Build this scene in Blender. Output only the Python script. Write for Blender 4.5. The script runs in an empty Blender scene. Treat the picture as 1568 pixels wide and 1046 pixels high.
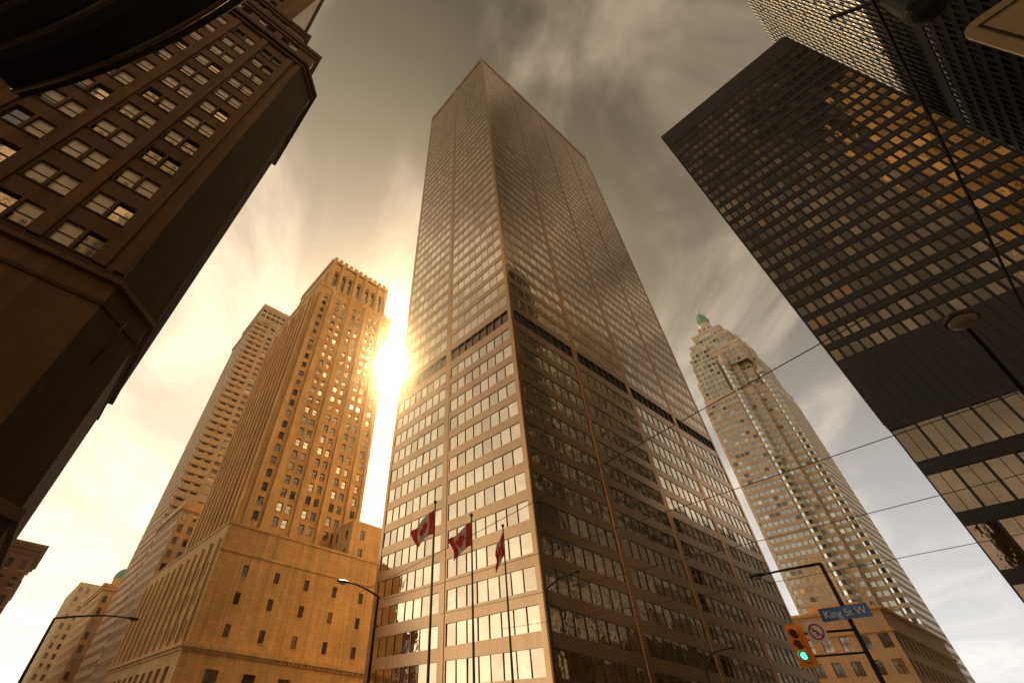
import bpy, math, random
from mathutils import Vector, Matrix
random.seed(7)
sc = bpy.context.scene
CZ = 1.6
R = random.random

# ------------------------------------------------------------------ materials
def new_mat(name):
    m = bpy.data.materials.new(name); m.use_nodes = True
    nt = m.node_tree
    return m, nt, nt.nodes["Principled BSDF"]

def mat(name, col, rough=0.7, metal=0.0, var=0.15, vs=0.6, bump=0.0, bs=8.0, emis=None, es=0.0,
        coat=0.0, brick=None, streak=0.0, bdist=0.05, spec=None):
    m, nt, b = new_mat(name)
    L = nt.links
    b.inputs['Roughness'].default_value = rough
    b.inputs['Metallic'].default_value = metal
    if spec is not None: b.inputs['Specular IOR Level'].default_value = spec
    if coat: b.inputs['Coat Weight'].default_value = coat; b.inputs['Coat Roughness'].default_value = 0.03
    tc = nt.nodes.new('ShaderNodeTexCoord')
    n = nt.nodes.new('ShaderNodeTexNoise'); n.inputs['Scale'].default_value = vs; n.inputs['Detail'].default_value = 5
    L.new(tc.outputs['Object'], n.inputs['Vector'])
    r = nt.nodes.new('ShaderNodeMapRange')
    r.inputs['From Min'].default_value = 0.3; r.inputs['From Max'].default_value = 0.7
    r.inputs['To Min'].default_value = 1 - var; r.inputs['To Max'].default_value = 1 + var
    L.new(n.outputs['Fac'], r.inputs['Value'])
    fac = r.outputs[0]
    if streak > 0:
        mp = nt.nodes.new('ShaderNodeMapping'); mp.inputs['Scale'].default_value = (1.3, 1.3, 0.05)
        L.new(tc.outputs['Object'], mp.inputs['Vector'])
        n3 = nt.nodes.new('ShaderNodeTexNoise'); n3.inputs['Scale'].default_value = 1.0; n3.inputs['Detail'].default_value = 4
        L.new(mp.outputs[0], n3.inputs['Vector'])
        r3 = nt.nodes.new('ShaderNodeMapRange')
        r3.inputs['From Min'].default_value = 0.3; r3.inputs['From Max'].default_value = 0.7
        r3.inputs['To Min'].default_value = 1 - streak; r3.inputs['To Max'].default_value = 1 + streak * 0.5
        L.new(n3.outputs['Fac'], r3.inputs['Value'])
        mm = nt.nodes.new('ShaderNodeMath'); mm.operation = 'MULTIPLY'
        L.new(fac, mm.inputs[0]); L.new(r3.outputs[0], mm.inputs[1]); fac = mm.outputs[0]
    if brick:
        sp = nt.nodes.new('ShaderNodeSeparateXYZ'); L.new(tc.outputs['Object'], sp.inputs[0])
        ad = nt.nodes.new('ShaderNodeMath'); ad.operation = 'ADD'
        L.new(sp.outputs[0], ad.inputs[0]); L.new(sp.outputs[1], ad.inputs[1])
        cb = nt.nodes.new('ShaderNodeCombineXYZ'); L.new(ad.outputs[0], cb.inputs[0]); L.new(sp.outputs[2], cb.inputs[1])
        bk = nt.nodes.new('ShaderNodeTexBrick'); bk.inputs['Scale'].default_value = 1.0
        bk.inputs['Brick Width'].default_value = brick[0]; bk.inputs['Row Height'].default_value = brick[1]
        bk.inputs['Mortar Size'].default_value = brick[2]
        v = brick[3]
        bk.inputs['Color1'].default_value = (1, 1, 1, 1); bk.inputs['Color2'].default_value = (1 - v, 1 - v, 1 - v, 1)
        bk.inputs['Mortar'].default_value = (0.62, 0.62, 0.62, 1)
        L.new(cb.outputs[0], bk.inputs['Vector'])
        bw = nt.nodes.new('ShaderNodeRGBToBW'); L.new(bk.outputs['Color'], bw.inputs[0])
        mm = nt.nodes.new('ShaderNodeMath'); mm.operation = 'MULTIPLY'
        L.new(fac, mm.inputs[0]); L.new(bw.outputs[0], mm.inputs[1]); fac = mm.outputs[0]
    vm = nt.nodes.new('ShaderNodeVectorMath'); vm.operation = 'SCALE'
    vm.inputs[0].default_value = col[:3]; L.new(fac, vm.inputs['Scale'])
    L.new(vm.outputs[0], b.inputs['Base Color'])
    if bump > 0:
        n2 = nt.nodes.new('ShaderNodeTexNoise'); n2.inputs['Scale'].default_value = bs; n2.inputs['Detail'].default_value = 3
        L.new(tc.outputs['Object'], n2.inputs['Vector'])
        bp = nt.nodes.new('ShaderNodeBump'); bp.inputs['Strength'].default_value = bump; bp.inputs['Distance'].default_value = bdist
        L.new(n2.outputs['Fac'], bp.inputs['Height']); L.new(bp.outputs[0], b.inputs['Normal'])
    if emis:
        b.inputs['Emission Color'].default_value = (*emis, 1); b.inputs['Emission Strength'].default_value = es
    return m

M = {}
M['steel'] = mat('tower_steel_cladding', (0.62, 0.40, 0.225), 0.22, 0.9, 0.08, 0.15, 0.15, 1.2, streak=0.08)
M['mirror'] = mat('mirror_glass', (0.96, 0.82, 0.62), 0.015, 1.0, 0.05, 0.2, 0.5, 0.45, bdist=0.06)
M['mirror2'] = mat('mirror_glass_dark', (0.80, 0.66, 0.49), 0.02, 1.0, 0.05, 0.2, 0.5, 0.5, bdist=0.06)
M['louvre'] = mat('dark_louvre', (0.05, 0.042, 0.035), 0.5, 0.3)
M['blacksteel'] = mat('black_painted_steel', (0.014, 0.010, 0.008), 0.5, 0.1, 0.2, 0.5)
M['rim'] = mat('highlight_rim_metal', (0.45, 0.33, 0.22), 0.15, 1.0)
M['bronze'] = mat('bronze_glass', (0.24, 0.18, 0.125), 0.02, 1.0, 0.2, 0.15, 0.4, 0.5, bdist=0.05)
M['bronze2'] = mat('bronze_glass_dim', (0.13, 0.10, 0.075), 0.03, 1.0, 0.25, 0.15, 0.4, 0.5, bdist=0.05)
M['litceil'] = mat('lit_office_window', (0.2, 0.10, 0.04), 0.2, 0.0, emis=(1.0, 0.36, 0.09), es=0.05, coat=.5)
M['litgrid'] = mat('satin_sunlit_tone', (0.62, 0.44, 0.26), 0.38, 1.0, 0.25, 0.3)
M['lime'] = mat('gold_limestone', (0.80, 0.47, 0.18), 0.85, 0, 0.14, 0.12, 0.3, 12, brick=(1.6, 0.8, 0.018, 0.14), streak=0.22)
M['lime2'] = mat('gold_limestone_trim', (0.74, 0.45, 0.18), 0.85, 0, 0.14, 0.3, 0.2, 12, streak=0.25)
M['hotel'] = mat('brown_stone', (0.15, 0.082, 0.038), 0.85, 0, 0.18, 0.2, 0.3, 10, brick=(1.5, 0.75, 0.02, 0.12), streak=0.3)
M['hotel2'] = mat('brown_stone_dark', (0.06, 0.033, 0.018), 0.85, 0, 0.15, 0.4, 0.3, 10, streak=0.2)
M['pale'] = mat('pale_precast', (0.66, 0.46, 0.26), 0.8, 0, 0.1, 0.2, streak=0.15)
M['brick'] = mat('red_brick', (0.30, 0.12, 0.06), 0.9, 0, 0.15, 0.5, brick=(0.5, 0.2, 0.03, 0.3))
M['bce'] = mat('granite_panel', (0.74, 0.56, 0.37), 0.4, 0, 0.12, 0.2, brick=(3.0, 1.95, 0.04, 0.2))
M['bcepale'] = mat('pale_granite_sunlit_bay', (0.80, 0.68, 0.50), 0.35, 0, 0.12, 0.2, brick=(3.0, 1.95, 0.06, 0.3))
M['copper'] = mat('green_copper', (0.16, 0.38, 0.24), 0.6, 0.1)
M['wdark'] = mat('window_glass_dark', (0.03, 0.028, 0.026), 0.05, 0.0, 0.3, 0.3, coat=1.0, spec=1.0)
M['wgrey'] = mat('window_glass_sky', (0.40, 0.40, 0.42), 0.05, 0.95, 0.2, 0.3, 0.3, 0.6)
M['wcream'] = mat('window_blind', (0.60, 0.56, 0.50), 0.5, 0.0, 0.15, 1.0, coat=0.6)
M['wgold'] = mat('window_reflective_bright', (0.66, 0.68, 0.68), 0.05, 1.0, 0.15, 0.4, 0.3, 0.6)
M['bglass'] = mat('blue_green_glass', (0.42, 0.47, 0.45), 0.08, 0.9, 0.15, 0.1)
M['frame'] = mat('window_frame', (0.07, 0.052, 0.035), 0.5)
M['sunstone'] = mat('sunlit_stone', (0.82, 0.58, 0.28), 0.8, 0, 0.1, 0.2)
M['roof'] = mat('roof_gravel', (0.2, 0.18, 0.16), 0.9)
M['pole'] = mat('dark_pole_paint', (0.025, 0.022, 0.02), 0.4, 0.5)
M['alu'] = mat('pole_aluminium', (0.10, 0.08, 0.06), 0.4, 0.8)
M['lens'] = mat('lamp_lens', (0.35, 0.28, 0.20), 0.2, 0, coat=0.5)
M['yellow'] = mat('signal_yellow_paint', (0.9, 0.32, 0.015), 0.4, 0, coat=0.3, emis=None)
M['black'] = mat('signal_black', (0.02, 0.02, 0.02), 0.5)
M['green'] = mat('signal_green_light', (0.05, 0.5, 0.3), 0.3, emis=(0.1, 1.0, 0.55), es=1.6)
M['redoff'] = mat('signal_red_lens', (0.12, 0.01, 0.01), 0.2, coat=0.5)
M['amberoff'] = mat('signal_amber_lens', (0.15, 0.06, 0.01), 0.2, coat=0.5)
M['blue'] = mat('sign_blue', (0.02, 0.12, 0.40), 0.35, coat=0.3)
M['white'] = mat('sign_white', (0.80, 0.78, 0.74), 0.4, 0, 0.04)
M['beige'] = mat('sign_beige', (0.80, 0.66, 0.48), 0.45, 0, 0.08, 3)
M['red'] = mat('sign_red', (0.5, 0.02, 0.02), 0.4)
M['asphalt'] = mat('asphalt', (0.05, 0.048, 0.045), 0.9, 0, 0.2, 2.0, 0.4, 60)
M['pave'] = mat('pavement_concrete', (0.32, 0.28, 0.23), 0.9, 0, 0.12, 0.8, brick=(1.5, 1.5, 0.02, 0.1))
M['ground'] = mat('ground_concrete', (0.18, 0.155, 0.13), 0.95, 0, 0.2, 0.05)
M['paint'] = mat('road_paint', (0.75, 0.74, 0.7), 0.7, 0, 0.1, 3)

def cloth(name, col):
    m, nt, b = new_mat(name)
    b.inputs['Base Color'].default_value = (*col, 1); b.inputs['Roughness'].default_value = 0.8
    t = nt.nodes.new('ShaderNodeBsdfTranslucent'); t.inputs[0].default_value = (*col, 1)
    x = nt.nodes.new('ShaderNodeMixShader'); x.inputs[0].default_value = 0.45
    nt.links.new(b.outputs[0], x.inputs[1]); nt.links.new(t.outputs[0], x.inputs[2])
    nt.links.new(x.outputs[0], nt.nodes['Material Output'].inputs[0])
    return m
M['fred'] = cloth('flag_red', (0.75, 0.05, 0.02)); M['fwhite'] = cloth('flag_white', (0.8, 0.76, 0.68))

# ------------------------------------------------------------------ mesh builder
class MB:
    def __init__(s): s.V = []; s.F = []; s.I = []; s.S = []; s.mats = []
    def mi(s, k):
        if k not in s.mats: s.mats.append(k)
        return s.mats.index(k)
    def poly(s, pts, m, smooth=False):
        n = len(s.V); s.V.extend([tuple(p) for p in pts]); s.F.append(tuple(range(n, n + len(pts))))
        s.I.append(s.mi(m)); s.S.append(smooth)
    def obox(s, O, U, u0, u1, n0, n1, z0, z1, m):
        N = (U[1], -U[0])
        def P(u, n, z): return (O[0] + U[0]*u + N[0]*n, O[1] + U[1]*u + N[1]*n, z)
        a, b, c, d = P(u0, n1, z0), P(u1, n1, z0), P(u1, n1, z1), P(u0, n1, z1)
        e, f, g, h = P(u0, n0, z0), P(u1, n0, z0), P(u1, n0, z1), P(u0, n0, z1)
        for q in ((a, b, c, d), (b, f, g, c), (f, e, h, g), (e, a, d, h), (d, c, g, h), (e, f, b, a)): s.poly(q, m)
    def box(s, x0, y0, z0, x1, y1, z1, m): s.obox((x0, y0), (1, 0), 0, x1 - x0, -(y1 - y0), 0, z0, z1, m)
    def ring(s, pts, rads, m, seg=10, cap=True):
        rings = []
        up = Vector((0, 0, 1))
        for i, p in enumerate(pts):
            p = Vector(p)
            a = Vector(pts[max(i - 1, 0)]); b = Vector(pts[min(i + 1, len(pts) - 1)])
            t = (b - a).normalized()
            ref = up if abs(t.z) < 0.9 else Vector((1, 0, 0))
            x = t.cross(ref).normalized(); y = x.cross(t).normalized()
            rings.append([p + (x*math.cos(k*2*math.pi/seg) + y*math.sin(k*2*math.pi/seg))*rads[i] for k in range(seg)])
        for i in range(len(rings) - 1):
            for k in range(seg):
                k2 = (k + 1) % seg
                s.poly((rings[i][k], rings[i][k2], rings[i+1][k2], rings[i+1][k]), m, True)
        if cap: s.poly(rings[0][::-1], m); s.poly(rings[-1], m)
    def ball(s, c, rx, ry, rz, m, n=12, k=8, t0=0.0, t1=math.pi):
        for i in range(k):
            a0 = t0 + (t1 - t0)*i/k; a1 = t0 + (t1 - t0)*(i + 1)/k
            for j in range(n):
                b0 = 2*math.pi*j/n; b1 = 2*math.pi*(j + 1)/n
                f = lambda a, b: (c[0] + rx*math.sin(a)*math.cos(b), c[1] + ry*math.sin(a)*math.sin(b), c[2] + rz*math.cos(a))
                s.poly((f(a0, b0), f(a1, b0), f(a1, b1), f(a0, b1)), m, True)
    def facade(s, O, U, W, z0, z1, cols, rows, ww, wh, dep, wm, gf, tilt=0.0, rm=None, bar=0, sill=None, vbar=0):
        N = (U[1], -U[0]); rm = rm or wm
        def P(u, z, n=0.0): return (O[0] + U[0]*u + N[0]*n, O[1] + U[1]*u + N[1]*n, z)
        zp = z0
        cols = [c for c in cols if c - ww/2 > 0.02 and c + ww/2 < W - 0.02]
        rows = [r for r in rows if r - wh/2 > z0 + 0.02 and r + wh/2 < z1 - 0.02]
        if not cols or not rows:
            s.poly((P(0, z0), P(W, z0), P(W, z1), P(0, z1)), wm); return
        for j, r in enumerate(rows):
            a, b = r - wh/2, r + wh/2
            s.poly((P(0, zp), P(W, zp), P(W, a), P(0, a)), wm)
            up = 0
            for i, c in enumerate(cols):
                l, q = c - ww/2, c + ww/2
                s.poly((P(up, a), P(l, a), P(l, b), P(up, b)), wm)
                up = q
                d = -dep
                s.poly((P(l, a), P(q, a), P(q, a, d), P(l, a, d)), rm)
                s.poly((P(l, b, d), P(q, b, d), P(q, b), P(l, b)), rm)
                s.poly((P(l, a), P(l, a, d), P(l, b, d), P(l, b)), rm)
                s.poly((P(q, a, d), P(q, a), P(q, b), P(q, b, d)), rm)
                g = gf(i, j)
                t = [d + (R() - .5)*2*tilt for _ in range(3)]; t.append(t[0] + t[2] - t[1])
                if isinstance(g, tuple):
                    gm, fr, bm = g; zm = b - (b - a)*fr
                    s.poly((P(l, zm, d), P(q, zm, d), P(q, b, d), P(l, b, d)), bm)
                    if fr < 0.98: s.poly((P(l, a, d), P(q, a, d), P(q, zm, d), P(l, zm, d)), gm)
                else:
                    s.poly((P(l, a, t[0]), P(q, a, t[1]), P(q, b, t[2]), P(l, b, t[3])), g)
                if bar:
                    zc = (a + b)/2; s.obox(O, U, l, q, d + .01, d + .05 + .01, zc - bar/2, zc + bar/2, 'frame')
                if vbar:
                    s.obox(O, U, c - vbar/2, c + vbar/2, d + .012, d + .07, a, b, 'frame')
                if sill: s.obox(O, U, l - .12, q + .12, -.05, .1, a - .16, a - .002, sill)
            s.poly((P(up, a), P(W, a), P(W, b), P(up, b)), wm)
            zp = b
        s.poly((P(0, zp), P(W, zp), P(W, z1), P(0, z1)), wm)
    def prism(s, pts, z0, z1, mod, fh, ww, wh, dep, wm, gf, roofm='roof', par=0.0, first=None, **kw):
        n = len(pts)
        for i in range(n):
            a, b = pts[i], pts[(i + 1) % n]
            W = math.dist(a, b); U = ((b[0] - a[0])/W, (b[1] - a[1])/W)
            k = max(1, int(round(W/mod))); cols = [(c + .5)*W/k for c in range(k)]
            w = min(ww, W/k*0.8)
            rr = []; z = (first if first else z0 + fh*0.55)
            while z + wh/2 < z1 - 0.5: rr.append(z); z += fh
            s.facade(a, U, W, z0, z1 + par, cols, rr, w, wh, dep, wm, gf, **kw)
        s.poly([(p[0], p[1], z1) for p in pts], roofm)
    def obj(s, name, parent=None):
        me = bpy.data.meshes.new(name); me.from_pydata(s.V, [], s.F)
        for k in s.mats: me.materials.append(M[k])
        me.polygons.foreach_set('material_index', s.I); me.polygons.foreach_set('use_smooth', s.S)
        me.update()
        o = bpy.data.objects.new(name, me); sc.collection.objects.link(o)
        if parent: o.parent = parent
        return o

def rect(x0, y0, x1, y1): return [(x0, y0), (x1, y0), (x1, y1), (x0, y1)]
def pick(*opts):
    tot = sum(w for _, w in opts)
    def f(i, j):
        r = R()*tot
        for k, w in opts:
            r -= w
            if r <= 0: return k
        return opts[-1][0]
    return f
def inset(pts, d):
    n = len(pts); out = []
    for i in range(n):
        p0, p1, p2 = Vector(pts[i-1]), Vector(pts[i]), Vector(pts[(i+1) % n])
        u = (p1 - p0).normalized(); v = (p2 - p1).normalized()
        n1 = Vector((-u.y, u.x)); n2 = Vector((-v.y, v.x))
        k = (n1 + n2); k = k/(k.dot(n1)) if abs(k.dot(n1)) > 1e-6 else n1
        out.append(tuple(p1 + k*d))
    return out

# ------------------------------------------------------------------ central steel and glass skyscraper
m = MB()
X0, X1, Y0, Y1, H = 49.4, 128.6, 41.0, 79.6, 240.6
def tower_face(O, U, W, nb, bandmat='louvre'):
    bw = W/nb; npan = 8; z0 = 7.2; fh = 4.14
    rows_lo = []; z = 10.06
    while z < 62: rows_lo.append(z); z += fh
    zb = rows_lo[-1] + fh/2
    cols = []
    for b in range(nb):
        for k in range(npan): cols.append(b*bw + 0.85 + (k + .5)*(bw - 1.7)/npan)
    pw = (bw - 1.7)/npan - 0.10
    gf = pick(('mirror', 7), ('mirror2', 3))
    m.facade(O, U, W, z0, zb, cols, rows_lo, pw, 2.6, 0.12, 'steel', gf, tilt=0.018, rm='frame')
    m.facade(O, U, W, zb, zb + 5.2, cols, [zb + 2.7], pw, 3.0, 0.4, 'steel', lambda i, j: bandmat, rm=bandmat)
    rows_hi = []; z = zb + 5.2 + 2.1
    while z < H - 11: rows_hi.append(z); z += fh
    m.facade(O, U, W, zb + 5.2, H - 8.5, cols, rows_hi, pw, 2.6, 0.08, 'steel', gf, tilt=0.018, rm='steel')
    m.facade(O, U, W, H - 8.5, H, cols, [H - 5.6], pw, 3.6, 0.25, 'steel', lambda i, j: 'steel')
    m.facade(O, U, W, 0, z0, [(b + .5)*bw for b in range(nb)], [3.5], bw - 2.6, 6.0, 0.9, 'steel', lambda i, j: 'mirror2', rm='frame')
    for b in range(nb + 1):
        u = b*bw; w = 0.5
        a, c = max(0.0, u - w), min(W, u + w)
        if b == 0: a, c = 0.003, 0.8
        if b == nb: a, c = W - 0.8, W - 0.003
        m.obox(O, U, a, c, -.1, 0.1, 0, H - 0.05, 'steel')
tower_face((X0, Y0), (1, 0), X1 - X0, 4)
tower_face((X1, Y0), (0, 1), Y1 - Y0, 2)
tower_face((X1, Y1), (-1, 0), X1 - X0, 4)
tower_face((X0, Y1), (0, -1), Y1 - Y0, 2, 'bronze')
m.poly([(X0, Y0, H - .5), (X1, Y0, H - .5), (X1, Y1, H - .5), (X0, Y1, H - .5)], 'roof')
m.obj('glass_skyscraper')

# ------------------------------------------------------------------ black modernist tower (right)
m = MB()
TX, TY0, TY1, TH = 95.0, -34.0, 4.9, 152.0
def black_face(O, U, W, lit=True):
    n = max(1, round(W/1.56)); md = W/n
    cols = [(k + .5)*md for k in range(n)]
    litset = set()
    if lit:
        for _ in range(3):
            c = random.randint(0, n - 1); r = random.randint(1, 14)
            for k in range(random.randint(1, 2)): litset.add((c + k, r))
    rows = []; z = 54.1 + 2.2
    while z < TH - 9: rows.append(z); z += 3.75
    base = pick(('bronze', 4), ('bronze2', 6)) if lit else (lambda i, j: 'bronze2')
    gf = lambda i, j: 'litceil' if (i, j) in litset else base(i, j)
    m.facade(O, U, W, 54.1, TH - 7, cols, rows, md - .42, 2.3, 0.14, 'blacksteel', gf, tilt=0.02)
    m.facade(O, U, W, TH - 7, TH, [], [], 1, 1, .1, 'blacksteel', gf)
    m.facade(O, U, W, 42.3, 54.1, [], [], 1, 1, .1, 'blacksteel', gf)
    n2 = max(1, n//2); md2 = W/n2; c2 = [(k + .5)*md2 for k in range(n2)]
    g2 = lambda i, j: ('litceil' if R() < .05 else 'bronze') if lit else 'bronze2'
    m.facade(O, U, W, 7.5, 42.3, c2, [11, 17.4, 24.3, 31.3, 38.6], md2 - .35, 5.3, 0.2, 'blacksteel', g2, tilt=0.05, vbar=.1)
    m.facade(O, U, W, 0, 7.5, c2, [3.6], md2 - .3, 6.4, 0.8, 'blacksteel', lambda i, j: 'bronze2')
    for k in range(n + 1):
        u = k*md; m.obox(O, U, max(0.004, u - .08), min(W - .004, u + .08), -.05, .2, 42.3, TH - 7, 'blacksteel')
    for k in range(n2*2 + 1):
        u = k*md2/2; m.obox(O, U, max(0.004, u - .04), min(W - .004, u + .04), .0, .25, TH - 7, TH - .5, 'louvre')
black_face((TX, TY0), (1, 0), 72, False)
black_face((TX + 72, TY0), (0, 1), TY1 - TY0, False)
black_face((TX + 72, TY1), (-1, 0), 72, False)
black_face((TX, TY1), (0, -1), TY1 - TY0)
m.poly([(TX, TY0, TH), (TX+72, TY0, TH), (TX+72, TY1, TH), (TX, TY1, TH)], 'roof')
m.obj('black_office_tower')
m = MB()
m.prism(rect(180, -38, 330, 1.5), 0, 74, 3.0, 4.0, 2.4, 2.4, .2, 'blacksteel', pick(('bronze2', 8), ('bronze', 3)))
m.obj('reflection_dark_block')  # hidden block added so the skyscraper glass mirrors dark instead of low sky

# ------------------------------------------------------------------ second black tower, upper-half sunlight put into brighter satin panes
m = MB()
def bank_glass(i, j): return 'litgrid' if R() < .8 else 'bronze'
m.prism(rect(72, -86, 192, -47), 0, 124, 2.0, 3.9, 1.5, 2.3, .15, 'blacksteel', pick(('bronze2', 9), ('bronze', 1)))
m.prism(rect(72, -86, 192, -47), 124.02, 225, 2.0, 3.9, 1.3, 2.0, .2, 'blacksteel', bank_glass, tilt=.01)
for k in range(61): m.box(72 + 2*k - .1, -47.02, 124.1, 72 + 2*k + .1, -46.7, 224.5, 'blacksteel')
m.obj('bank_office_tower')

# ------------------------------------------------------------------ 1930 limestone bank skyscraper (gold)
m = MB()
gw = pick(('wdark', 10), (('wdark', .45, 'wcream'), 2), (('wdark', .75, 'wcream'), 1), ('wgold', 1.5), ('wgrey', 5))
px0, px1, py0, py1, pz = 27.0, 98.0, 104.0, 165.0, 34.9
pc = [33.3 - px0 + 6.93*k for k in range(9)]
gd = pick(('wdark', 5), ('wgrey', 2))
m.facade((px0, py0), (1, 0), px1 - px0, 14.6, pz, pc, [17.1, 22.2, 26.9], 1.15, 2.0, .35, 'lime', gd, sill='lime2', bar=.08)
m.facade((px0, py1), (0, -1), py1 - py0, 14.6, pz, [4 + 5.2*k for k in range(11)], [17.1, 22.2, 26.9], 1.6, 2.6, .5, 'lime', gd, sill='lime2', bar=.08)
m.facade((px1, py0), (0, 1), py1 - py0, 0, pz, [4 + 6*k for k in range(9)], [17, 22, 27], 1.2, 2, .3, 'lime', gw)
m.facade((px1, py1), (-1, 0), px1 - px0, 0, pz, [4 + 6*k for k in range(11)], [17, 22, 27], 1.2, 2, .3, 'lime', gw)
m.poly([(px0, py0, pz - .6), (px1, py0, pz - .6), (px1, py1, pz - .6), (px0, py1, pz - .6)], 'roof')
m.facade((px0 - .5, py0 - .5), (1, 0), px1 - px0 + .5, 0, 13.4, pc, [3.5, 9.6], 2.4, 3.6, .6, 'lime', gd, bar=.1, vbar=.08)
m.facade((px0 - .5, py1), (0, -1), py1 - py0 + .5, 0, 13.4, [4 + 5.2*k for k in range(11)], [3.5, 9.6], 2.6, 3.8, .6, 'lime', gd, bar=.1, vbar=.08)
for (pr, za, zb_) in ((.75, 13.4, 13.9), (1.15, 13.9, 14.35), (.9, 14.35, 14.6)):
    m.box(px0 - pr, py0 - pr, za, px1 + .2, py1, zb_, 'lime2')
for k in range(88):
    m.box(px0 + .2 + k*.8, py0 - .98, 13.55, px0 + .55 + k*.8, py0 - .7, 13.88, 'lime2')
m.box(px0 - .22, py0 - .22, 29.6, px1, py0 + .5, 30.0, 'lime2')
m.box(px0 - .2, py0 - .2, pz - .35, px1, py0 + .4, pz + .1, 'lime2'); m.box(px0 - .2, py0 + .4, pz - .35, px0 + .4, py1, pz + .1, 'lime2')
for k in range(12):
    m.obox((px0, py1), (0, -1), 1.0 + 5.2*k, 2.2 + 5.2*k, 0, .5, 14.6, 32, 'lime2')
m.prism(rect(57.5, 107, 96, 117), pz - .5, 43.4, 6, 4.2, 1.3, 2.2, .3, 'lime', gd, par=.6)
tx0, tx1, ty0, ty1 = 32.2, 65.2, 118.0, 158.0
cs = [36.0, 41.4, 43.9, 48.6, 51.1, 55.8, 58.3, 62.6]
rows = [38.5 + 3.62*k for k in range(24)]
m.facade((tx0, ty0), (1, 0), tx1 - tx0, 34, 126.5, [c - tx0 for c in cs], rows, 1.5, 2.2, .45, 'lime', gw, sill='lime2', bar=.09)
m.facade((tx0, ty1), (0, -1), ty1 - ty0, 34, 126.5, [3 + 3.8*k for k in range(10)], rows, 1.35, 2.15, .45, 'lime', gd, sill='lime2', bar=.09)
m.facade((tx1, ty0), (0, 1), ty1 - ty0, 34, 126.5, [3 + 3.8*k for k in range(10)], rows, 1.35, 2.15, .4, 'lime', gw)
m.facade((tx1, ty1), (-1, 0), tx1 - tx0, 34, 126.5, [3 + 3.8*k for k in range(8)], rows, 1.35, 2.15, .4, 'lime', gw)
m.poly([(tx0, ty0, 126), (tx1, ty0, 126), (tx1, ty1, 126), (tx0, ty1, 126)], 'roof')
for a, b, top in ((33.2, 34.4, 122), (37.8, 39.6, 130), (45.6, 46.9, 131), (52.8, 54.1, 131), (60.0, 61.2, 130), (63.9, 64.9, 122)):
    m.obox((0, ty0), (1, 0), a, b, -.2, .75, 34, min(top, 126.4), 'lime2')
for k in range(11):
    m.obox((tx0, ty1), (0, -1), .6 + 3.8*k, 1.6 + 3.8*k, -.2, .8, 34, 118 + (k % 2)*4, 'lime2')
def crenel(x0, y0, x1, y1, z, w=1.3, g=1.1, h=1.5, t=.6):
    for O, U, W in (((x0, y0), (1, 0), x1-x0), ((x1, y0), (0, 1), y1-y0), ((x1, y1), (-1, 0), x1-x0), ((x0, y1), (0, -1), y1-y0)):
        m.obox(O, U, .0, W - .0, -t, .25, z - .8, z + .004 + .01*U[0], 'lime2')
        u = .3
        while u + w < W:
            m.obox(O, U, u, u + w, -t + .02, .2, z - .1, z + h, 'lime2'); u += w + g
crenel(tx0, ty0, tx1, ty1, 127.0)
ux0, ux1, uy0, uy1 = 34.6, 61.6, 118.4, 148
ac = [3.0, 6.6, 9.4, 13.5, 17.6, 20.4, 24.0]
m.facade((ux0, uy0), (1, 0), ux1 - ux0, 126, 141.5, ac, [132.4], 1.6, 8.2, .9, 'lime', lambda i, j: 'wdark', bar=.3, vbar=.12)
m.facade((ux0, uy1), (0, -1), uy1 - uy0, 126, 141.5, [2.6 + 4.1*k for k in range(7)], [132.4], 1.6, 8.2, .9, 'lime', lambda i, j: 'wdark', bar=.3)
m.facade((ux1, uy0), (0, 1), uy1 - uy0, 126, 141.5, [2.6 + 4.1*k for k in range(7)], [132.4], 1.6, 8.2, .9, 'lime', lambda i, j: 'wdark')
m.facade((ux1, uy1), (-1, 0), ux1 - ux0, 126, 141.5, ac, [132.4], 1.6, 8.2, .9, 'lime', lambda i, j: 'wdark')
m.poly([(ux0, uy0, 141), (ux1, uy0, 141), (ux1, uy1, 141), (ux0, uy1, 141)], 'roof')
for c in ac:
    for k in range(8):
        a0 = math.pi*k/8; a1 = math.pi*(k+1)/8; rr, ro = .8, 1.12
        f = lambda r_, a, y: (ux0 + c + r_*math.cos(a), y, 136.55 + r_*math.sin(a))
        m.poly((f(rr, a0, uy0-.22), f(ro, a0, uy0-.22), f(ro, a1, uy0-.22), f(rr, a1, uy0-.22)), 'lime2')
        m.poly((f(rr, a0, uy0-.22), f(rr, a1, uy0-.22), f(rr, a1, uy0), f(rr, a0, uy0)), 'lime2')
        m.poly((f(0, a0, uy0-.02), f(rr, a0, uy0-.02), f(rr, a1, uy0-.02)), 'wdark')
for u in (.0, 4.3, 11.0, 15.2, 21.6, 25.6):
    m.obox((ux0, uy0), (1, 0), u + .1, u + 1.2, -.2, .75, 126, 143, 'lime2')
crenel(ux0, uy0, ux1, uy1, 143.0, 1.4, 1.0, 1.9)
m.box(38, 121.5, 141, 58.5, 145, 146.5, 'lime'); crenel(38, 121.5, 58.5, 145, 146.6, 1.2, 1.2, 1.3)
m.box(43, 124, 146, 54, 140, 149.3, 'lime2')
m.obj('limestone_bank_tower')

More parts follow.
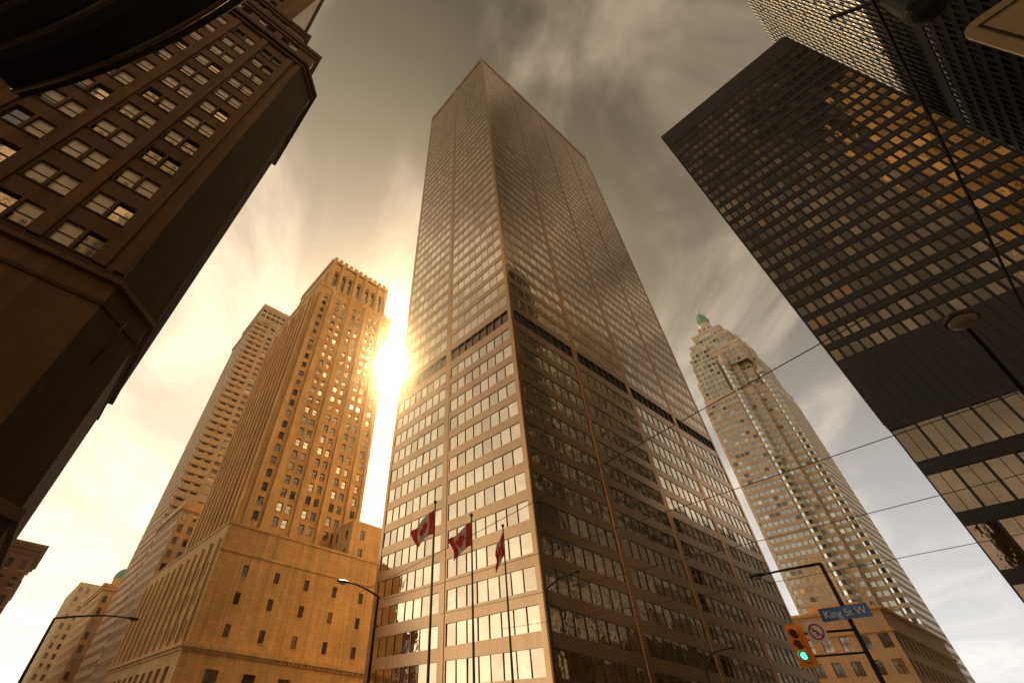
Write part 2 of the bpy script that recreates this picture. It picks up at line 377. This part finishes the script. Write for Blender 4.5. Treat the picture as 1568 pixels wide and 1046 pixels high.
# ------------------------------------------------------------------ pale tower behind
m = MB()
m.prism(rect(29, 204, 58, 240), 0, 168, 4.2, 3.4, 2.5, 1.7, .5, 'pale', pick(('wdark', 6), ('wgrey', 4), ('wcream', 1)))
m.prism(rect(30.2, 206, 56, 238), 168, 180, 3.0, 3.4, 2.2, 1.8, .4, 'pale', pick(('wdark', 4), ('wgrey', 3)), par=.8)
for k in range(46):
    m.box(28.2, 203.0, 12 + 3.4*k, 36, 204.2, 12.5 + 3.4*k, 'pale')
m.box(28.4, 203.4, 166.8, 58.6, 240.5, 168.4, 'pale'); m.box(29.6, 205.3, 178.6, 56.5, 238.5, 180.9, 'pale')
m.obj('condominium_tower')

m = MB()
m.prism(rect(25.5, 246, 62, 290), 0, 46, 3.4, 3.9, 1.5, 2.3, .4, 'lime', gd, sill='lime2')
m.box(24.8, 245.3, 44.2, 62.5, 290.5, 45.2, 'lime2'); m.box(24.3, 244.8, 45.2, 63, 291, 46.2, 'lime2')
m.ring([(31, 252, 46), (31, 252, 49.5)], [3.6, 3.6], 'lime', 16)
m.ball((31, 252, 49.5), 3.8, 3.8, 4.2, 'copper', 18, 8, 0, math.pi/2)
m.ring([(31, 252, 53.4), (31, 252, 56.5)], [.5, .05], 'copper', 8)
m.obj('domed_stone_building')
m = MB()
m.prism(rect(28, 170, 60, 198), 0, 58, 3.2, 3.7, 1.5, 2.2, .4, 'pale', gd, par=.8, sill='lime2')
m.box(27.3, 169.3, 55.5, 60.5, 198.6, 56.6, 'lime2')
m.obj('stone_office_building')
m = MB()
m.prism(rect(-34, 178, -1.6, 205), 0, 39, 3.4, 4.0, 1.4, 2.4, .35, 'brick', gd, sill='lime2')
for z, p in ((30, .35), (36.8, .5), (37.8, 1.1), (38.6, 1.6)):
    m.box(-34.5, 178 - p, z, -1.6 + p, 205, z + .8, 'brick')
m.obj('red_brick_building')
m = MB()
m.prism(rect(22, 330, 70, 380), 0, 60, 3.4, 3.9, 1.5, 2.3, .4, 'pale', gd)
m.obj('stone_office_building')
m = MB()
m.prism(rect(-40, 230, -4, 290), 0, 34, 3.4, 3.9, 1.5, 2.3, .4, 'brick', gd)
m.obj('red_brick_building')

# ------------------------------------------------------------------ hotel (dark, left)
m = MB()
hx, hy = -2.2, 31.1
poly = [(-62, hy), (-5.1, hy), (hx, hy + 2.9), (hx, 48.0), (-62, 48.0)]
ccx = [-8.9 - 4.05*k for k in range(13)]
cols = sorted([c + 62 + d for c in ccx for d in (-.76, .76)])
rows = [26.3 + 4.0*k for k in range(12)]
def hg(i, j):
    r = R()
    if r < .15: return 'wdark'
    if r < .25: return 'wgrey'
    return ('wdark', random.choice((.45, .6, .8, .95)), 'wcream')
m.facade(poly[0], (1, 0), 56.9, 24.4, 75.2, cols, rows, 1.28, 2.25, .3, 'hotel', hg, sill='hotel2', bar=.1)
m.facade(poly[0], (1, 0), 56.9, 0, 24.4, [62 - 14 - 8*k for k in range(6)], [5, 13.5], 3, 5.5, .5, 'hotel', lambda i, j: 'wdark', vbar=.15, bar=.15)
U = (.7071, .7071)
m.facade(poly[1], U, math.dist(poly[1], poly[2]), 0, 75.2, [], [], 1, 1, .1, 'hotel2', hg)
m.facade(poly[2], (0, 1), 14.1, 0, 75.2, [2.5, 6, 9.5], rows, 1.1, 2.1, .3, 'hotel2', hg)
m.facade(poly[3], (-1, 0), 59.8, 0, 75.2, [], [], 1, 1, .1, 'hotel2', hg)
m.poly([(p[0], p[1], 75) for p in poly], 'roof')
for k in range(14):
    xc = ccx[0] + 2.02 - 4.05*k
    m.obox((0, hy), (1, 0), xc - .42, xc + .42, -.1, .28, 24.9, 73.5, 'hotel')
m.obox((0, hy), (1, 0), -5.9, -5.2, -.1, .3, 24.9, 73.5, 'hotel')
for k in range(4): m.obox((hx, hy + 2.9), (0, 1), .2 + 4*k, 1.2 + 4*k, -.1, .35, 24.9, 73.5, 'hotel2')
def band(d, z0, z1, k='hotel'):
    q = inset(poly, -d); n = len(q)
    for i in range(n):
        a, b = q[i], q[(i+1) % n]
        m.poly(((*a, z0), (*b, z0), (*b, z1), (*a, z1)), k)
    m.poly([(*p, z1) for p in q], k); m.poly([(*p, z0) for p in q][::-1], k)
band(.4, 23.9, 24.3); band(.2, 24.3, 24.7, 'hotel2'); band(.12, 22.0, 22.3, 'hotel2')
band(.5, 73.6, 74.1); band(.95, 74.1, 74.9, 'hotel2'); band(.7, 74.9, 75.4)
band(.3, 9.6, 10.2)
for (xe, ya, zt, ztop) in ((-4.4, 32.4, 75.4, 84.5), (-8.0, 33.6, 84.5, 92.5), (-12.2, 35.0, 92.5, 128)):
    W = 62 + xe
    m.facade((-62, ya), (1, 0), W, zt, ztop, [c for c in cols if c < W - 2.2], [zt + 2.6 + 4*k for k in range(int((ztop - zt)//4))], 1.28, 2.1, .3, 'hotel', hg)
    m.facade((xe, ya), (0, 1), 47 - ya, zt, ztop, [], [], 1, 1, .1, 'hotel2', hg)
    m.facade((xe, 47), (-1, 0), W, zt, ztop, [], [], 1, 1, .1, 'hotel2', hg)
    m.poly([(-62, ya, ztop), (xe, ya, ztop), (xe, 47, ztop), (-62, 47, ztop)], 'roof')
    m.box(-62, ya - .6, ztop - 1.0, xe + .6, 47.5, ztop + .2, 'hotel2')
    m.box(-62, ya - .35, ztop - 1.6, xe + .35, 47.3, ztop - 1.0, 'hotel')
m.ring([(-5.15, 31.0, 24.2), (-4.9, 29.0, 30.0)], [.06, .03], 'alu', 8)
m.ring([(-3.6, 32.4, 18.5), (-3.4, 31.2, 19.2), (-3.3, 30.9, 21.5)], [.06, .06, .1], 'pole', 8)
m.obj('stone_hotel_building')

# ------------------------------------------------------------------ rounded corner canopy (near, top left)
m = MB()
cx, cy, cr = -18.7, -4.9, 18.8
def arc(r, z):
    out = []
    for k in range(97):
        a = math.radians(-60 + 100*k/96)
        x, y = cx + r*math.cos(a), cy + r*math.sin(a)
        if y > 8.0: break
        out.append((x, y, z))
    return out
prof = [(16.0, 8.9), (17.6, 9.0), (18.2, 9.25), (18.2, 9.5), (18.62, 9.55), (18.8, 9.6), (18.8, 10.1), (18.7, 10.3), (16, 10.5)]
for (r0, z0), (r1, z1) in zip(prof[:-1], prof[1:]):
    a, b = arc(r0, z0), arc(r1, z1)
    for i in range(min(len(a), len(b)) - 1):
        m.poly((a[i], a[i+1], b[i+1], b[i]), 'blacksteel', True)
a = arc(16.0, 8.9); m.poly([(-40, a[0][1], 8.9)] + a + [(-40, a[-1][1], 8.9)], 'blacksteel')
a = arc(16, 10.5); m.poly([(-40, a[0][1], 10.5)] + a + [(-40, a[-1][1], 10.5)], 'roof')
a = arc(13.5, 0); b = arc(13.5, 8.95)
for i in range(len(a) - 1):
    m.poly((a[i], a[i+1], b[i+1], b[i]), 'bronze2' if i % 4 else 'blacksteel')
for rr, zz in ((17.6, 8.98), (18.0, 9.16), (18.66, 9.54)):
    pts = arc(rr, zz); m.ring(pts, [.05]*len(pts), 'rim', 8)  # bright metal rings added to draw the canopy's highlight arcs
m.obj('corner_building_canopy')

# ------------------------------------------------------------------ stepped crown tower (right, behind)
m = MB()
base = [(312, 50), (345, 50), (345, 54), (351, 54), (351, 90), (345, 90), (345, 94), (308, 94), (308, 90), (300, 90), (300, 70), (304, 70), (304, 60), (308, 60), (308, 54), (312, 54)]
bg = pick(('bglass', 7), ('wgold', 1), ('wgrey', 2), ('wdark', 1.5))
m.prism(base, 0, 178, 3.0, 3.9, 2.3, 2.0, .25, 'bce', bg, par=1.5)
m.prism(inset(base, 1.8), 178, 199, 3.0, 3.9, 2.3, 2.2, .25, 'bce', bg, par=1.5)
m.prism(rect(304, 54, 346, 88), 199, 214, 3.0, 3.9, 2.3, 2.6, .25, 'bce', bg, par=1.5)
m.prism(rect(307, 57, 341, 85), 214, 227, 3.0, 3.9, 2.1, 2.6, .25, 'bce', bg, par=1.5)
m.prism(rect(312, 61, 334, 82), 227, 238, 3.0, 3.9, 2.1, 2.6, .25, 'bce', bg, par=1.2)
m.prism(rect(316, 67, 327, 77), 238, 247, 3.0, 3.9, 1.6, 2.6, .25, 'bce', bg)
# stepped gable bays projecting at each setback
for (x0_, x1_, y0_, z0_, z1_) in ((316, 340, 51.2, 178, 206), (320, 336, 53.2, 199, 221), (322, 333, 56.2, 214, 232)):
    m.prism(rect(x0_, y0_, x1_, y0_ + 6), z0_, z1_, 3.0, 3.9, 2.2, 2.4, .25, 'bcepale', bg, par=1.0)
for (y0_, y1_, x0_, z0_, z1_) in ((72, 88, 301.2, 178, 206), (74, 86, 303.2, 199, 221), (66, 80, 306.2, 214, 232)):
    m.prism(rect(x0_, y0_, x0_ + 6, y1_), z0_, z1_, 3.0, 3.9, 2.2, 2.4, .25, 'bcepale', bg, par=1.0)
for (a, b, c, d, z) in ((304, 54, 346, 88, 214), (307, 57, 341, 85, 227), (312, 61, 334, 82, 238)):
    m.box(a - .5, b - .5, z - .2, c + .5, d + .5, z + 1.6, 'bcepale')
for (a, b, z) in ((302.2, 68, 203), (310.5, 52.5, 190), (345.5, 53, 186)):  # corner turrets in paler stone, sunlit strips put into the colour
    for k in range(int(z/3.9)):
        m.ring([(a, b, 3.9*k), (a, b, 3.9*k + 1.9)], [2.6, 2.6], 'bcepale', 8, False)
        m.ring([(a, b, 3.9*k + 1.9), (a, b, 3.9*k + 3.9)], [2.45, 2.45], 'wgold', 8, False)
    m.ring([(a, b, z - 2), (a, b, z), (a, b, z + 6)], [2.7, 2.7, .3], 'bcepale', 8)
m.ring([(321, 71.5, 247), (321, 71.5, 252)], [4.4, 4.0], 'bcepale', 8)
m.ring([(321, 71.5, 252), (321, 71.5, 253.5), (321, 71.5, 260), (321, 71.5, 263)], [4.4, 4.8, 3.4, 1.2], 'copper', 8)
m.ring([(321, 71.5, 263), (321, 71.5, 272)], [.35, .1], 'copper', 6)
m.obj('stepped_crown_skyscraper')

m = MB()
m.prism(rect(180, 35.8, 236, 72), 0, 35.5, 4.4, 5.2, 2.3, 3.0, .5, 'pale', gd, par=.8, sill='lime2', vbar=.1, bar=.1)
m.box(179.4, 35.2, 30.6, 236.5, 72.5, 31.2, 'lime2'); m.box(179.1, 34.9, 35.4, 237, 73, 36.0, 'lime2')
m.box(190, 42, 35.5, 205, 55, 39.5, 'lime')
m.obj('stone_bank_building')
m = MB()
m.prism(rect(300, 20, 420, 44), 0, 26, 4.4, 4.2, 2.6, 2.4, .3, 'pale', gd)
m.obj('stone_office_building')

# buildings behind the camera (seen in reflections)
m = MB()
m.prism(rect(-66, -110, -20, -63), 0, 262, 3.2, 4.0, 1.5, 1.8, .3, 'sunstone', pick(('wdark', 6), ('wgrey', 2)))
m.obj('sunlit_stone_tower')
m = MB()
m.prism(rect(-10, -75, 48, -42), 0, 58, 3.6, 4.0, 1.6, 2.2, .3, 'sunstone', pick(('wdark', 6), ('wcream', 2)))
m.obj('stone_office_building')  # unseen block added to bounce warm sunlight onto the limestone
m = MB()
m.prism(rect(-130, -45, -70, 5), 0, 74, 3.6, 4.0, 2.0, 2.4, .3, 'brick', pick(('wdark', 6), ('wcream', 2)))
m.obj('red_brick_building')

# ------------------------------------------------------------------ ground, roads, pavements
def slab(name, x0, y0, x1, y1, z, k):
    m = MB(); m.poly([(x0, y0, z), (x1, y0, z), (x1, y1, z), (x0, y1, z)], k); return m.obj(name)
slab('ground', -3000, -3000, 3000, 3000, 0, 'ground')
slab('road', -500, 8.5, 700, 24, .004, 'asphalt'); slab('road', 3.5, -500, 17, 8.5, .004, 'asphalt'); slab('road', 3.5, 24, 17, 700, .004, 'asphalt')
m = MB()
for x0, y0, x1, y1 in ((17, 24, 700, 40), (17, 40, 26, 300), (-300, 24, 3.5, 31), (-2, 31, 3.5, 300), (-300, -10, 3.5, 8.5), (17, -40, 700, 8.5)):
    m.box(x0 + .002, y0 + .002, -.02, x1, y1, .13, 'pave')
m.obj('pavement')
m = MB()
for k in range(9): m.poly([(4.2 + 1.5*k, 5.2, .008), (4.9 + 1.5*k, 5.2, .008), (4.9 + 1.5*k, 8.0, .008), (4.2 + 1.5*k, 8.0, .008)], 'paint')
for k in range(60): m.poly([(20 + 6*k, 16.2, .008), (23 + 6*k, 16.2, .008), (23 + 6*k, 16.35, .008), (20 + 6*k, 16.35, .008)], 'paint')
for k in range(60): m.poly([(10.2, 28 + 6*k, .008), (10.35, 28 + 6*k, .008), (10.35, 31 + 6*k, .008), (10.2, 31 + 6*k, .008)], 'paint')
m.obj('road_markings')

# ------------------------------------------------------------------ flag poles
half = [(0,1),(.17,.66),(.40,.74),(.31,.25),(.60,.52),(.68,.36),(.98,.42),(.86,.12),(1.0,-.02),(.46,-.42),(.52,-.60),(.06,-.52),(.06,-1)]
leaf = half + [(-x, y) for x, y in half[::-1]]
def inleaf(x, y):
    c = False; n = len(leaf)
    for i in range(n):
        x1, y1 = leaf[i]; x2, y2 = leaf[(i+1) % n]
        if (y1 > y) != (y2 > y) and x < (x2 - x1)*(y - y1)/(y2 - y1) + x1: c = not c
    return c
def flagpole(x, y, top, fh, fd, ph):
    m = MB()
    m.ring([(x, y, .13), (x, y, .5), (x, y, .55), (x, y, top)], [.16, .16, .11, .06], 'alu', 12)
    m.ball((x, y, top + .1), .14, .14, .14, 'alu', 12, 8)
    d = Vector((-.78, .63, 0)); n = Vector((.63, .78, 0))
    zt = top - .45; hoist = 1.75; nu, nv = 66, 34
    def P(u, v):
        drop = fd*(u**1.15) + hoist*v*(1 - .25*u)
        out = d*fh*u*(1 - .25*v*u)
        w = n*(.22*u**.6*math.sin(u*9 + v*2.4 + ph) + .07*math.sin(u*17 - v*5 + ph)) + d*(.12*math.sin(v*5 + u*6 + ph)*u)
        return Vector((x, y, zt)) + d*.06 + out + w - Vector((0, 0, drop))
    for i in range(nu):
        for j in range(nv):
            u, v = (i + .5)/nu, (j + .5)/nv
            k = 'fred' if (u < .25 or u > .75 or inleaf((u - .5)*2/.42, (.5 - v)/.42)) else 'fwhite'
            m.poly((P(i/nu, j/nv), P((i+1)/nu, j/nv), P((i+1)/nu, (j+1)/nv), P(i/nu, (j+1)/nv)), k, True)
    m.ring([(x - .1, y - .05, 1.2), (x - .09, y - .05, top - .2)], [.008, .008], 'white', 5)
    m.obj('flagpole_with_flag')
flagpole(21.8, 27.8, 15.6, 1.6, 1.6, .3)
flagpole(25.5, 27.7, 15.6, 1.7, 1.5, 2.1)
flagpole(28.9, 27.5, 15.6, .75, 1.7, 4.0)

# ------------------------------------------------------------------ street lamps
def lamp(base, ztop, end, name='street_lamp'):
    m = MB(); bx, by = base; T = Vector((bx, by, ztop)); E = Vector(end)
    m.ring([(bx, by, .13), (bx, by, .9), (bx, by, .95), (bx, by, ztop)], [.17, .17, .12, .085], 'pole', 12)
    pts = []
    for k in range(9):
        t = k/8; p = T.lerp(E, t); p.z = T.z + (E.z - T.z)*math.sin(t*math.pi/2) if E.z != T.z else T.z
        pts.append(p)
    m.ring([(bx, by, ztop - .12), *pts], [.08] + [.065 - .003*k for k in range(9)], 'pole', 10)
    dv = (E - T); dv.z = 0; dv.normalize()
    c = E + dv*.35
    prof = [(-.45, .06, .06), (-.3, .12, .09), (0, .17, .12), (.3, .15, .1), (.45, .05, .04)]
    sd = Vector((-dv.y, dv.x, 0)); rg = []
    for s_, w, h in prof:
        rg.append([c + dv*s_ + sd*w*math.cos(a*math.pi/5) + Vector((0, 0, h*math.sin(a*math.pi/5)*(1 if a < 5 else .6))) for a in range(10)])
    for i in range(4):
        for k in range(10): m.poly((rg[i][k], rg[i][(k+1) % 10], rg[i+1][(k+1) % 10], rg[i+1][k]), 'pole', True)
    m.ball((c + dv*.05 - Vector((0, 0, .05)))[:], .2*abs(dv.x) + .12*abs(dv.y), .2*abs(dv.y) + .12*abs(dv.x), .12, 'lens', 12, 6, math.pi/2, math.pi)
    return m.obj(name)
lamp((2.7, 46.3), 7.5, (7.2, 46.3, 8.2))
lamp((18.3, 29.0), 9.0, (16.3, 29.6, 9.5))
lamp((29.6, 24.3), 10.7, (29.6, 21.9, 11.3))
lamp((29.8, 7.2), 9.2, (30.2, 10.0, 9.3))
lamp((50, 24.3), 9.0, (50, 21.9, 9.6))

m = MB()
gx, gy, gz = 13.7, -1.7, 9.1
m.ring([(19.6, gy, .13), (19.6, gy, 1), (19.6, gy, 7.2)], [.16, .12, .08], 'pole', 12)
m.ring([(19.6, gy, 7.1), (17.5, gy, 7.35), (15.6, gy, 7.95), (14.4, gy, 8.7), (gx + .1, gy, 9.25)], [.06, .055, .05, .045, .04], 'pole', 10)
m.ball((gx, gy, gz), .27, .27, .2, 'lens', 18, 8, math.pi/2, math.pi)
m.ball((gx, gy, gz), .3, .3, .2, 'pole', 18, 8, 0, math.pi/2)
m.ring([(gx, gy, gz - .02), (gx, gy, gz + .03)], [.31, .31], 'pole', 18)
m.obj('globe_street_lamp')

# ------------------------------------------------------------------ traffic signal, signs on right pole
m = MB()
m.ring([(29.65, 7.2, 6.55), (29.55, 9.6, 6.6)], [.05, .04], 'pole', 8)
m.ring([(29.65, 7.2, 5.75), (29.55, 9.6, 5.75)], [.04, .04], 'pole', 8)
sx, sy, szc = 29.35, 9.46, 6.15
m.box(sx - .02, sy - .36, szc - .8, sx + .02, sy + .36, szc + .8, 'yellow')
m.box(sx + .022, sy - .2, szc - .62, sx + .3, sy + .2, szc + .62, 'yellow')
m.box(sx - .14, sy - .2, szc - .62, sx - .022, sy + .2, szc + .62, 'yellow')
for k, kk in ((.4, 'redoff'), (0, 'amberoff'), (-.4, 'green')):
    zc = szc + k; fx = sx - .14
    m.ring([(fx - .015, sy, zc), (fx - .002, sy, zc)], [.165, .165], 'black', 20)
    m.ring([(fx - .03, sy, zc), (fx - .016, sy, zc)], [.14, .14], kk, 20)
    for q in range(14):
        a0 = math.radians(-20 + 220*q/14); a1 = math.radians(-20 + 220*(q+1)/14)
        f = lambda a, x: (x, sy + .175*math.cos(a), zc + .175*math.sin(a))
        m.poly((f(a0, fx - .002), f(a1, fx - .002), f(a1, fx - .24), f(a0, fx - .24)), 'yellow', True)
m.obj('traffic_light')

m = MB()
def rplate(x, y0, y1, z0, z1, r, k, t=.02):
    pts = []
    for cx_, cz_, a in ((y0 + r, z0 + r, 180), (y1 - r, z0 + r, 270), (y1 - r, z1 - r, 0), (y0 + r, z1 - r, 90)):
        for q in range(6):
            an = math.radians(a + 90*q/5); pts.append((cx_ + r*math.cos(an), cz_ + r*math.sin(an)))
    m.poly([(x, p[0], p[1]) for p in pts][::-1], k); m.poly([(x + t, p[0], p[1]) for p in pts], k)
    for i in range(len(pts)):
        a, b = pts[i], pts[(i+1) % len(pts)]
        m.poly(((x, *a), (x, *b), (x + t, *b), (x + t, *a)), k)
rplate(29.4, 8.22, 8.98, 6.2, 6.96, .06, 'white')
def annulus(x, yc, zc, r0, r1, k):
    for q in range(28):
        a0, a1 = 2*math.pi*q/28, 2*math.pi*(q+1)/28
        f = lambda r, a: (x, yc + r*math.cos(a), zc + r*math.sin(a))
        m.poly((f(r0, a0), f(r0, a1), f(r1, a1), f(r1, a0)), k)
annulus(29.394, 8.6, 6.58, .24, .31, 'red')
m.poly([(29.39, 8.6 + a, 6.58 + b) for a, b in ((.2, .15), (.15, .2), (-.2, -.15), (-.15, -.2))], 'red')
m.poly([(29.397, 8.6 + a, 6.58 + b) for a, b in ((-.03, -.17), (.03, -.17), (.03, .06), (-.03, .06))], 'black')
m.poly([(29.397, 8.6 + a, 6.58 + b) for a, b in ((.03, .0), (.15, .0), (.15, .06), (.03, .06))], 'black')
m.ring([(29.44, 8.6, 6.2), (29.6, 8.6, 6.57)], [.02, .02], 'pole', 6)
m.obj('no_left_turn_sign')

m = MB()
rplate(29.45, 6.2, 8.15, 6.9, 7.4, .05, 'blue')
m.ring([(29.5, 7.2, 7.2), (29.8, 7.2, 7.2)], [.03, .03], 'pole', 6)
sign = m.obj('street_name_sign')
cu = bpy.data.curves.new('lettering', 'FONT'); cu.body = 'King St W'; cu.size = .40; cu.align_x = 'CENTER'; cu.align_y = 'CENTER'; cu.extrude = .002
cu.materials.append(M['white'])
to = bpy.data.objects.new('lettering', cu); sc.collection.objects.link(to); to.parent = sign
to.matrix_world = Matrix(((0, 0, -1, 29.444), (-1, 0, 0, 7.17), (0, 1, 0, 7.14), (0, 0, 0, 1)))

m = MB()
rplate(3.5, -2.95, -1.73, 4.5, 5.62, .13, 'beige')
def frame_line(x, y0, y1, z0, z1, w, k):
    for a, b, c, d in ((y0, y1, z0, z0 + w), (y0, y1, z1 - w, z1), (y0, y0 + w, z0 + w, z1 - w), (y1 - w, y1, z0 + w, z1 - w)):
        m.poly(((x, a, c), (x, a, d), (x, b, d), (x, b, c)), k)
frame_line(3.494, -2.87, -1.81, 4.58, 5.54, .02, 'black')
m.ring([(3.6, -2.34, .13), (3.6, -2.34, 5.5)], [.05, .05], 'pole', 10)
m.obj('parking_sign')
m = MB()
m.ring([(5.2, -2.75, 8.3), (5.2, -2.75, 8.9)], [.22, .12], 'black', 14); m.ball((5.2, -2.75, 8.3), .22, .22, .18, 'black', 14, 6, math.pi/2, math.pi)
m.ring([(5.2, -2.75, 8.9), (5.2, -2.3, 9.4)], [.03, .03], 'black', 8)
m.obj('pendant_street_lamp')

m = MB()
def wire(a, b, r, sag=.15):
    pts = []
    for k in range(13):
        t = k/12; p = Vector(a).lerp(Vector(b), t); p.z -= sag*4*t*(1-t); pts.append(p)
    m.ring(pts, [r]*13, 'black', 6)
wire((-6, -2.3, 8.1), (60, -2.3, 8.1), .022, 0)
wire((9.5, -2.3, 7.75), (14.0, 24.3, 7.7), .010)
wire((14.8, -2.3, 7.75), (15.7, 24.3, 7.7), .010)
wire((19.4, -2.3, 7.7), (19.8, 24.3, 7.7), .010)
wire((24.6, -2.3, 7.7), (24.8, 24.3, 7.7), .010)
m.obj('overhead_wires')

# ------------------------------------------------------------------ scattering volume added to spread the sun's glow over buildings
hm = bpy.data.materials.new('sun_glow_haze'); hm.use_nodes = True
hn = hm.node_tree; hn.nodes.clear()
ho = hn.nodes.new('ShaderNodeOutputMaterial'); hv = hn.nodes.new('ShaderNodeVolumeScatter')
hv.inputs['Color'].default_value = (1.0, .80, .50, 1); hv.inputs['Density'].default_value = 0.00030; hv.inputs['Anisotropy'].default_value = 0.95
hn.links.new(hv.outputs[0], ho.inputs['Volume'])
M['haze'] = hm
m = MB(); m.box(-160, -160, -5, 440, 440, 320, 'haze'); m.obj('sun_glow_haze')

# ------------------------------------------------------------------ light
S = Vector((.397, .690, .605)).normalized()
el = math.asin(S.z); az = math.atan2(S.x, S.y)
ld = bpy.data.lights.new('sun', 'SUN'); ld.energy = 5.0; ld.angle = math.radians(.5); ld.color = (1.0, .76, .46)
lo = bpy.data.objects.new('sun', ld); sc.collection.objects.link(lo); lo.rotation_euler = S.to_track_quat('Z', 'Y').to_euler()

w = bpy.data.worlds.new("World"); sc.world = w; w.use_nodes = True
nt = w.node_tree; nt.nodes.clear(); L = nt.links; A = nt.nodes.new
out = A('ShaderNodeOutputWorld'); bg_ = A('ShaderNodeBackground'); L.new(bg_.outputs[0], out.inputs[0]); bg_.inputs[1].default_value = 0.14
sky = A('ShaderNodeTexSky'); sky.sky_type = 'NISHITA'; sky.sun_disc = False; sky.sun_elevation = el; sky.sun_rotation = az
sky.air_density = 1.2; sky.dust_density = 2.5
tc = A('ShaderNodeTexCoord')
def math_(op, a, b=None, c=None, clamp=False):
    n = A('ShaderNodeMath'); n.operation = op; n.use_clamp = clamp
    for i, v in enumerate((a, b, c)):
        if v is None: continue
        if isinstance(v, (int, float)): n.inputs[i].default_value = v
        else: L.new(v, n.inputs[i])
    return n.outputs[0]
def vscale(vec, s):
    n = A('ShaderNodeVectorMath'); n.operation = 'SCALE'
    if isinstance(vec, tuple): n.inputs[0].default_value = vec
    else: L.new(vec, n.inputs[0])
    if isinstance(s, (int, float)): n.inputs['Scale'].default_value = s
    else: L.new(s, n.inputs['Scale'])
    return n.outputs[0]
def vadd(a, b):
    n = A('ShaderNodeVectorMath'); n.operation = 'ADD'; L.new(a, n.inputs[0]); L.new(b, n.inputs[1]); return n.outputs[0]
def vdot(a, t):
    n = A('ShaderNodeVectorMath'); n.operation = 'DOT_PRODUCT'; L.new(a, n.inputs[0]); n.inputs[1].default_value = t; return n.outputs['Value']
nrm = A('ShaderNodeVectorMath'); nrm.operation = 'NORMALIZE'; L.new(tc.outputs['Generated'], nrm.inputs[0])
D = nrm.outputs[0]
sp = A('ShaderNodeSeparateXYZ'); L.new(D, sp.inputs[0])
z = math_('MAXIMUM', sp.outputs[2], 0.0); zc = math_('ADD', z, 0.12)
ds = math_('MINIMUM', math_('MAXIMUM', vdot(D, tuple(S)), 0.0), 0.999999)
th = math_('ARCCOSINE', ds)
bw = A('ShaderNodeRGBToBW'); L.new(sky.outputs[0], bw.inputs[0])
base_ = vadd(vscale((1.0, .74, .50), math_('MULTIPLY', bw.outputs[0], 0.15)), vscale(sky.outputs[0], .016))
hz = math_('MULTIPLY', math_('POWER', math_('SUBTRACT', 1.0, z), 2.5), 9.0)
side = math_('POWER', math_('MAXIMUM', vdot(D, (.97, .14, .2)), 0.0), 5.0)
haze = vadd(vscale((1.0, .86, .67), math_('MULTIPLY', hz, math_('SUBTRACT', 1.0, side))), vscale((.78, .80, .82), math_('MULTIPLY', hz, side)))
left = vscale((1.0, .83, .58), math_('MULTIPLY', math_('POWER', math_('MAXIMUM', vdot(D, (-.379, .866, .325)), 0.0), 3.0), 3.0))
a1 = math_('DIVIDE', vdot(D, (.60, .80, 0)), zc); a2 = math_('DIVIDE', vdot(D, (-.80, .60, 0)), zc)
cb = A('ShaderNodeCombineXYZ'); L.new(math_('MULTIPLY', a1, .85), cb.inputs[0]); L.new(math_('MULTIPLY', a2, 1.35), cb.inputs[1]); cb.inputs[2].default_value = 3.1
nz = A('ShaderNodeTexNoise'); nz.inputs['Scale'].default_value = 1.5; nz.inputs['Detail'].default_value = 10; nz.inputs['Roughness'].default_value = .58; nz.inputs['Distortion'].default_value = 0.9
L.new(cb.outputs[0], nz.inputs['Vector'])
mr = A('ShaderNodeMapRange'); mr.interpolation_type = 'SMOOTHSTEP'; mr.inputs['From Min'].default_value = .40; mr.inputs['From Max'].default_value = .74
L.new(nz.outputs['Fac'], mr.inputs['Value'])
g1 = math_('POWER', ds, 6.0)
th2 = math_('MULTIPLY', th, th)
aur = math_('DIVIDE', .10, math_('ADD', th2, .0035))
core = A('ShaderNodeMapRange'); core.interpolation_type = 'SMOOTHSTEP'
core.inputs['From Min'].default_value = .042; core.inputs['From Max'].default_value = .018; core.inputs['To Min'].default_value = 0; core.inputs['To Max'].default_value = 90
L.new(th, core.inputs['Value'])
cl = vscale((1.0, .78, .55), math_('MULTIPLY', mr.outputs[0], math_('ADD', 2.3, math_('MULTIPLY', g1, 4.0))))
glow = vadd(vadd(vscale((1.0, .78, .48), math_('MULTIPLY', g1, 1.6)), vscale((1.0, .80, .42), aur)), vscale((1.0, .93, .8), core.outputs[0]))
tot = vadd(vadd(vadd(base_, haze), vadd(cl, glow)), left)
L.new(tot, bg_.inputs[0])

# ------------------------------------------------------------------ camera
cd = bpy.data.cameras.new('camera'); co = bpy.data.objects.new('camera', cd); sc.collection.objects.link(co)
cd.sensor_width = 36; cd.lens = 676/1568*36; cd.shift_x = 0.0759; cd.shift_y = -0.0415; cd.clip_end = 5000; cd.clip_start = .05
Rm = Matrix(((.7767, -.4793, -.4086), (-.6284, -.5446, -.5553), (.0439, .6880, -.7244)))
co.rotation_mode = 'QUATERNION'; co.rotation_quaternion = Rm.to_quaternion().normalized(); co.location = (0, 0, CZ)
sc.camera = co
sc.view_settings.view_transform = 'Standard'; sc.view_settings.look = 'None'; sc.view_settings.exposure = 0
